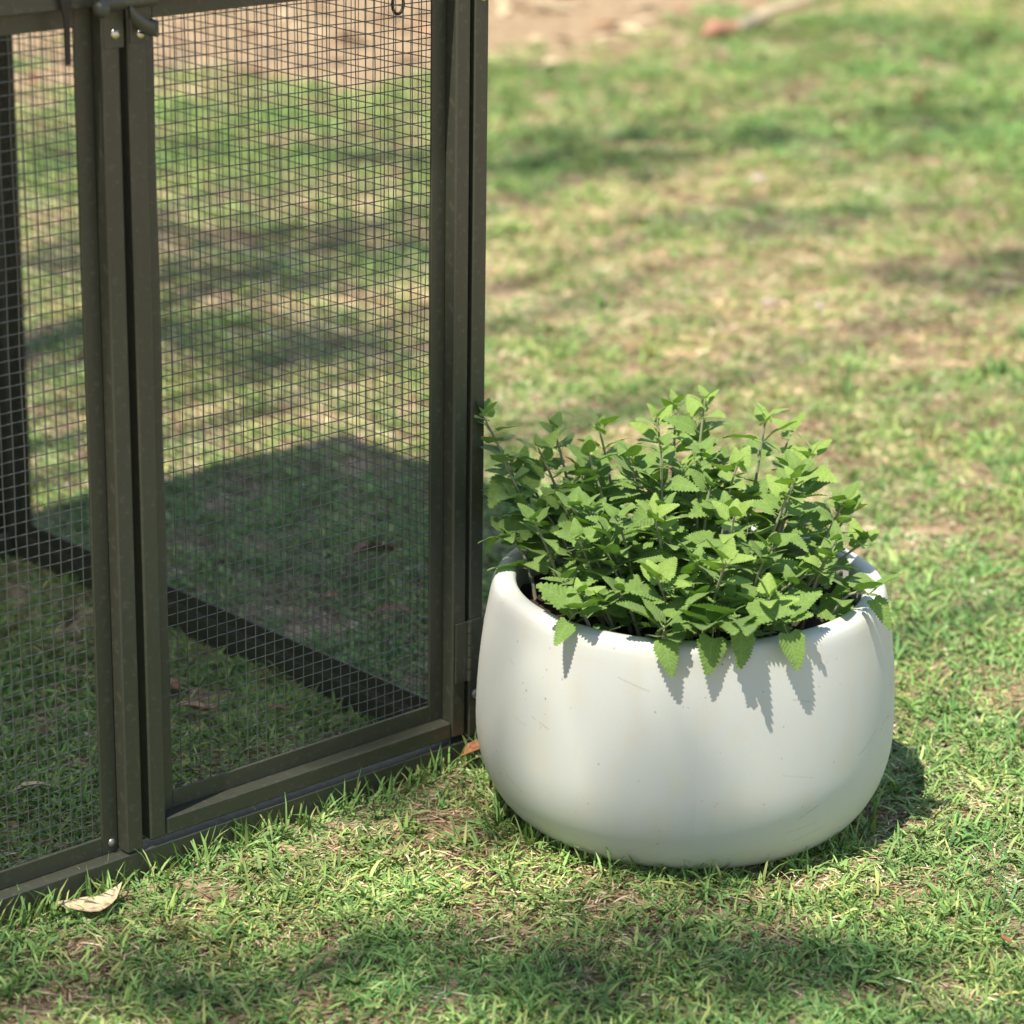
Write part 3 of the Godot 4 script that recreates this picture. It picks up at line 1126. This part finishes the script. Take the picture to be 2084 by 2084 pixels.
# ====================================================================== catnip
# one toothed, heart-based leaf with its stalk, 1 long, running along +x, face up
func leaf_mesh(r: RandomNumberGenerator, fold: float, droop: float, wide: float) -> ArrayMesh:
	var teeth := 11
	var rows := teeth * 2 + 1
	var st := smooth_st()
	var skew := r.randf_range(-0.06, 0.06)
	var twist := r.randf_range(-0.35, 0.35)
	var place := func(t: float, w: float) -> Vector3:
		var y := fold * absf(w) - droop * t * t + 0.03 * sin(t * 9.0 + skew * 40.0) * absf(w) * 2.0
		y += twist * w * t
		return Vector3(t + skew * absf(w), y, w)
	var edge := func(i: int) -> Array:
		var t := i / float(rows - 1)
		var w := wide * 1.18 * pow(maxf(0.0, 1.0 - t), 0.68) * minf(1.0, 0.66 + t * 2.0) * 0.96
		var tt := t
		if i % 2 == 1:
			w += 0.048
			tt += 0.018
		else:
			w -= 0.012
		if i == 0:
			tt = -0.10
			w = wide * 0.62
		elif i == 1:
			tt = -0.02
		if i == rows - 1:
			w = 0.0
			tt = 1.02
		return [tt, maxf(w, 0.0)]
	for s in [-1.0, 1.0]:
		for i in rows - 1:
			var e0: Array = edge.call(i)
			var e1: Array = edge.call(i + 1)
			var m0: float = maxf(0.0, i / float(rows - 1))
			var m1: float = (i + 1) / float(rows - 1)
			var half0: Array = [lerpf(m0, e0[0], 0.5), e0[1] * 0.52]
			var half1: Array = [lerpf(m1, e1[0], 0.5), e1[1] * 0.52]
			for quadp in [[[m0, 0.0], half0, half1, [m1, 0.0]], [half0, e0, e1, half1]]:
				var order := [0, 1, 2, 0, 2, 3] if s > 0 else [0, 2, 1, 0, 3, 2]
				for o in order:
					var q: Array = quadp[o]
					st.set_uv(Vector2(0.5 + s * 0.5 * q[1] / (wide * 1.2), clampf(q[0], 0, 1)))
					st.add_vertex(place.call(q[0], q[1] * s))
	# stalk
	var a := Vector3(-0.30, -0.03, 0)
	var b := Vector3(0.04, -0.006, 0)
	for k in 4:
		var t0 := TAU * k / 4.0
		var t1 := TAU * (k + 1) / 4.0
		var o0 := Vector3(0, cos(t0), sin(t0)) * 0.022
		var o1 := Vector3(0, cos(t1), sin(t1)) * 0.022
		for v in [a + o0, b + o0 * 0.8, b + o1 * 0.8, a + o0, b + o1 * 0.8, a + o1]:
			st.set_uv(Vector2(0.5, 0.3))
			st.add_vertex(v)
	st.generate_normals()
	st.generate_tangents()
	return st.commit()

func build_catnip() -> void:
	var plant := thing("catnip_plant", "bushy green catnip with toothed leaves growing in the white planter", "plant", POT)
	var r := RandomNumberGenerator.new()
	r.seed = 4242
	var shapes := []
	for k in 7:
		shapes.append(leaf_mesh(r, r.randf_range(0.05, 0.38), r.randf_range(0.05, 0.42), r.randf_range(0.34, 0.44)))
	# stems: tip (world), how leafy, how large its leaves
	var tips := [Vector3(-0.033, 0.411, -3.02), Vector3(0.028, 0.375, -3.02), Vector3(0.095, 0.392, -3.05), Vector3(0.158, 0.411, -3.02), Vector3(0.208, 0.440, -3.00), Vector3(0.180, 0.415, -3.06), Vector3(0.275, 0.419, -3.00), Vector3(0.306, 0.392, -3.04), Vector3(0.326, 0.389, -2.98), Vector3(0.295, 0.394, -2.86), Vector3(0.363, 0.340, -2.92), Vector3(0.227, 0.379, -2.78), Vector3(0.148, 0.361, -2.83), Vector3(0.078, 0.327, -2.86), Vector3(0.071, 0.297, -2.77), Vector3(0.133, 0.378, -2.95), Vector3(0.237, 0.395, -2.90), Vector3(0.183, 0.385, -2.93), Vector3(0.216, 0.352, -2.72), Vector3(0.260, 0.313, -2.72), Vector3(0.328, 0.318, -2.82), Vector3(0.148, 0.326, -2.74), Vector3(0.385, 0.296, -2.95), Vector3(0.083, 0.361, -3.00), Vector3(0.054, 0.335, -2.95), Vector3(0.268, 0.345, -2.79), Vector3(0.110, 0.300, -2.77), Vector3(0.005, 0.330, -2.97), Vector3(0.190, 0.335, -2.77), Vector3(0.300, 0.350, -2.92), Vector3(-0.012, 0.372, -2.99), Vector3(0.045, 0.392, -3.04), Vector3(0.010, 0.350, -3.03)]
	var hero := tips.size()
	var fill := 52
	for k in fill:
		var a := r.randf() * TAU
		var q := sqrt(r.randf()) * 0.175
		tips.append(POT + Vector3(cos(a) * q, 0.425 - 0.36 * q + r.randf_range(-0.055, 0.008) - 0.05 * maxf(0.0, sin(a)), sin(a) * q))
	# low shoots that spill over the rim
	var spill := [[-0.118, 0.150, 0.275], [0.012, 0.192, 0.281], [0.036, 0.190, 0.288], [0.080, 0.178, 0.279], [-0.033, 0.186, 0.276], [0.165, 0.100, 0.284], [-0.178, -0.04, 0.29]]
	for s in spill:
		var out2 := Vector2(s[0], s[1]).normalized() * 0.209
		tips.append(POT + Vector3(out2.x, s[2] + 0.006, out2.y))
	var count := 0
	var inner := SurfaceTool.new()
	inner.begin(Mesh.PRIMITIVE_TRIANGLES)
	var n_inner := 0
	var order := []
	for i in hero:
		order.append(i)
	for i in spill.size():
		order.append(hero + fill + i)
	for i in fill:
		order.append(hero + i)
	for i in order:
		var spills: bool = i >= hero + fill
		var tip: Vector3 = tips[i] - POT
		var flat := Vector3(tip.x, 0, tip.z)
		var b := flat * (0.80 if spills else 0.70) + Vector3(r.randf_range(-0.015, 0.015), 0, r.randf_range(-0.015, 0.015))
		if b.length() > 0.165:
			b = b.normalized() * 0.165
		b.y = 0.222
		var high := tip.y - b.y
		var ctrl := b.lerp(tip, 0.45) + Vector3(0, 0.045 if spills else 0.015, 0) - flat.normalized() * 0.006
		var curve := func(t: float) -> Vector3:
			return b * (1 - t) * (1 - t) + ctrl * 2.0 * t * (1 - t) + tip * t * t
		var sp := []
		var sr := []
		for k in 7:
			var t := k / 6.0
			sp.append(curve.call(t) + Vector3(hash3(i, k, 1), 0, hash3(i, k, 2)) * 0.004)
			sr.append(lerpf(0.0025, 0.0012, t))
		var stem := put("stem", tube(sp, sr, 5), M.stem, plant)
		# opposite pairs of leaves, each pair turned a quarter on the one below
		var spacing := r.randf_range(0.022, 0.030)
		var along := maxf(high, (tip - b).length())
		var turn := r.randf() * TAU
		var level := 0
		var down := 0.0
		while down < along * (0.70 if spills else 0.68):
			var t := 1.0 - down / along
			var at: Vector3 = curve.call(t)
			var age := clampf(down / 0.09, 0, 1)
			var size := lerpf(0.017, 0.038, pow(age, 0.6)) * r.randf_range(0.8, 1.3)
			if spills:
				size = lerpf(0.031, 0.042, age) * r.randf_range(0.75, 1.4)
			for s in 2:
				var az := turn + s * PI + r.randf_range(-0.35, 0.35)
				if spills and level == 0 and s == 0:
					az = atan2(flat.z, flat.x) + r.randf_range(-0.4, 0.4)
				var rad := Vector3(cos(az), 0, sin(az))
				var elev := deg_to_rad(lerpf(48.0, -14.0, pow(age, 0.8)) + r.randf_range(-16, 16))
				if spills:
					elev = deg_to_rad(r.randf_range(-64, -34)) if level == 0 and s == 0 else deg_to_rad(r.randf_range(12, 40))
				var X := (rad * cos(elev) + Vector3.UP * sin(elev)).normalized()
				var up := (Vector3.UP * cos(elev) - rad * sin(elev)).rotated(X, r.randf_range(-0.6, 0.6))
				var Z := X.cross(up).normalized()
				var bas := Basis(X, Z.cross(X), Z).scaled(Vector3.ONE * size)
				# scaled() is about the world axes, uniform here
				var tr := Transform3D(bas, at + X * size * 0.28)
				var shape: Mesh = shapes[r.randi() % shapes.size()]
				var mat: Material = M["leaf%d" % (1 if age < 0.35 else (r.randi() % 2) * 2)]
				if count < 300:
					var o := put("leaf", shape, mat, stem)
					o.transform = tr
					count += 1
				else:
					inner.append_from(shape, 0, tr)
					n_inner += 1
			turn += PI / 2
			down += spacing * (0.30 if level == 0 else lerpf(0.55, 1.1, age))
			level += 1
	if n_inner > 0:
		put("inner_leaves", inner.commit(), M.leaf2, plant).set_meta("kind", "stuff")
	print("leaves ", count, " + ", n_inner)


# ====================================================================== fallen leaves, twigs, stones
func dead_leaf(r: RandomNumberGenerator, ln: float, wide: float, curl: float) -> ArrayMesh:
	var st := smooth_st()
	var n := 9
	var bend := r.randf_range(-0.25, 0.25)
	var pts := []
	for i in n + 1:
		var t := i / float(n)
		var w := wide * sin(PI * pow(t, 0.8)) * (1.0 + 0.12 * sin(t * 17.0 + bend * 30.0)) * 0.5
		var c := Vector3((t - 0.5) * ln, ln * 0.05 + ln * 0.10 * sin(t * 5.0 + bend * 9.0) * curl, bend * ln * 4.0 * t * (1 - t))
		pts.append([c + Vector3(0, w * curl * 0.9, w), c, c + Vector3(0, w * curl * 0.7, -w)])
	for i in n:
		for s in 2:
			var u: Array = pts[i]
			var v: Array = pts[i + 1]
			quad(st, u[s], u[s + 1], v[s + 1], v[s])
			# the underside, half a millimetre below
			var d := Vector3(0, -0.0005, 0)
			quad(st, u[s] + d, v[s] + d, v[s + 1] + d, u[s + 1] + d)
	st.generate_normals()
	return st.commit()

func build_litter() -> void:
	var r := RandomNumberGenerator.new()
	r.seed = 808
	# x, forward, length, width, curl, tone, turn, height, label
	var leaves := [
		[-0.425, 2.640, 0.078, 0.027, 0.35, 2, 0.50, 0.014, "pale tan curled leaf lying against the bottom rail at left"],
		[-0.022, 2.992, 0.070, 0.032, 0.4, 0, 0.25, 0.016, "brown leaf wedged between the corner post and the planter"],
		[-0.182, 3.656, 0.075, 0.040, 0.7, 0, 0.5, 0.022, "large red brown leaf in the shade behind the side mesh"],
		[-0.148, 3.444, 0.055, 0.020, 0.4, 0, 0.2, 0.018, "slim red brown leaf below the large one behind the mesh"],
		[-0.237, 3.509, 0.030, 0.016, 0.5, 0, 1.1, 0.018, "small rusty leaf near the middle of the door mesh"],
		[-0.268, 3.123, 0.032, 0.016, 0.5, 0, 0.4, 0.014, "small brown leaf inside the door, in front of the side rail"],
		[-0.402, 3.200, 0.036, 0.018, 0.5, 0, 1.9, 0.016, "rusty leaf standing just right of the door stile, inside"],
		[-0.366, 3.135, 0.055, 0.026, 0.6, 1, 0.6, 0.014, "brown crumpled leaf inside the enclosure near its front"],
		[-0.520, 2.885, 0.050, 0.018, 0.4, 2, 0.3, 0.014, "pale dry leaf inside the left mesh panel near the bottom"],
		[0.094, 7.579, 0.060, 0.045, 0.3, 2, 0.3, 0.025, "pale leaf on the grass just right of the enclosure post, far back"],
		[0.647, 7.750, 0.080, 0.050, 0.4, 1, 0.9, 0.025, "tan leaf on far grass below the fallen branch"],
		[0.876, 7.289, 0.060, 0.040, 0.4, 1, 0.2, 0.02, "tan leaf on far grass, left of the red one"],
		[1.018, 7.189, 0.050, 0.035, 0.4, 0, 1.2, 0.02, "red brown leaf on the far grass at right"],
		[1.319, 8.071, 0.085, 0.050, 0.4, 1, 0.1, 0.025, "orange tan leaf at the far right of the lawn"],
		[0.260, 8.258, 0.110, 0.060, 0.5, 1, 0.4, 0.01, "brown leaf with dark shadow on the bare earth at the top"],
		[0.110, 8.640, 0.180, 0.050, 0.3, 2, 0.2, 0.01, "long pale bark strip on the bare earth at the top edge"],
		[0.370, 8.700, 0.120, 0.060, 0.3, 2, 1.0, 0.01, "pale leaf at the top edge above the bare earth"],
		[-0.300, 7.700, 0.110, 0.050, 0.4, 0, 0.6, 0.01, "brown leaf on bare earth behind the right of the door"],
		[-0.150, 7.350, 0.160, 0.060, 0.4, 0, 0.15, 0.01, "long reddish leaf at the edge of the bare earth behind the door"],
		[-0.700, 7.450, 0.130, 0.055, 0.4, 1, 0.7, 0.01, "tan leaf on bare earth behind the left of the door"],
		[-0.470, 8.000, 0.150, 0.060, 0.4, 0, 2.2, 0.01, "dark brown leaf high up behind the door mesh"],
		[-1.150, 7.900, 0.120, 0.060, 0.4, 0, 0.9, 0.01, "red brown leaf seen behind the left mesh panel"],
		[0.496, 2.566, 0.022, 0.006, 0.2, 0, 2.0, 0.014, "tiny orange leaf scrap on the grass at the lower right"]]
	for l in leaves:
		var o := put("fallen_leaf", dead_leaf(r, l[2], l[3], l[4]), M["dead%d" % l[5]])
		o.position = Vector3(l[0], ground_y(l[0], -l[1]) + l[7], -l[1])
		o.rotation = Vector3(r.randf_range(-0.25, 0.25), l[6], r.randf_range(-0.15, 0.15))
		if l[2] == 0.078:
			o.rotation = Vector3(0.18, 0.62, 0.05)
		tag(o, l[8], "leaf", "fallen leaves on the ground")
	# the broken branch at the top
	var br := thing("fallen_branch", "fallen pale branch with a reddish broken end at the top of the lawn", "branch", Vector3(0.594, 0, -8.24))
	put("wood", tube([Vector3(0.02, 0.016, 0), Vector3(0.10, 0.022, -0.15), Vector3(0.15, 0.014, -0.36), Vector3(0.30, 0.018, -0.60)], [0.024, 0.021, 0.019, 0.013], 9), M.dead2, br)
	put("broken_end", tube([Vector3(-0.075, 0.012, 0.085), Vector3(-0.040, 0.026, 0.060), Vector3(-0.012, 0.018, 0.015), Vector3(0.024, 0.017, -0.012)], [0.006, 0.030, 0.022, 0.0245], 9), M.red_wood, br)
	var tw := put("twig", tube([Vector3(-0.030, 0.010, 0.012), Vector3(0, 0.012, 0), Vector3(0.032, 0.016, -0.014)], [0.0012, 0.0013, 0.0008], 5), M.dead0)
	tw.position = Vector3(0.651, ground_y(0.651, -3.617) + 0.008, -3.617)
	tag(tw, "thin dark twig on the grass right of the planter", "twig")
	# small stones
	for s in [[0.465, 5.118, 0.013, "small pale stone in the dry grass behind the catnip, left of two"], [0.550, 5.092, 0.012, "small pale stone in the dry grass behind the catnip, right of two"], [0.528, 6.195, 0.018, "grey stone half sunk in the lawn behind the stones"]]:
		var st := smooth_st()
		add_dome(st, Vector3.ZERO, Vector3.UP, s[2], s[2] * 0.8, 9)
		st.generate_normals()
		var o := put("stone", st.commit(), M.stone)
		o.position = Vector3(s[0], ground_y(s[0], -s[1]) + 0.006, -s[1])
		o.scale = Vector3(1.2, 1.0, 0.9)
		tag(o, s[3], "stone", "stones in the lawn")
	# leaf and bark litter on the bare earth, too much to count
	var bits := [[], [], []]
	var none := [[], [], []]
	for i in 900:
		var x := r.randf_range(-2.3, 1.5)
		var f := r.randf_range(6.9, 12.0)
		if r.randf() > bareness(x, f):
			continue
		var k := r.randi() % 3
		var b := Basis.from_euler(Vector3(r.randf_range(-0.4, 0.4), r.randf() * TAU, r.randf_range(-0.3, 0.3))).scaled(Vector3.ONE * r.randf_range(0.6, 1.6))
		bits[k].append(Transform3D(b, Vector3(x, ground_y(x, -f) + 0.004, -f)))
		none[k].append(Color.WHITE)
	var lit := Node3D.new()
	lit.name = "leaf_litter"
	lit.set_meta("kind", "stuff")
	lit.set_meta("label", "scattered brown leaf and bark litter on the bare earth")
	lit.set_meta("category", "leaf litter")
	add_child(lit)
	for k in 3:
		field("litter", dead_leaf(r, 0.06, 0.022, 0.4), M["dead%d" % k], bits[k], none[k], lit)
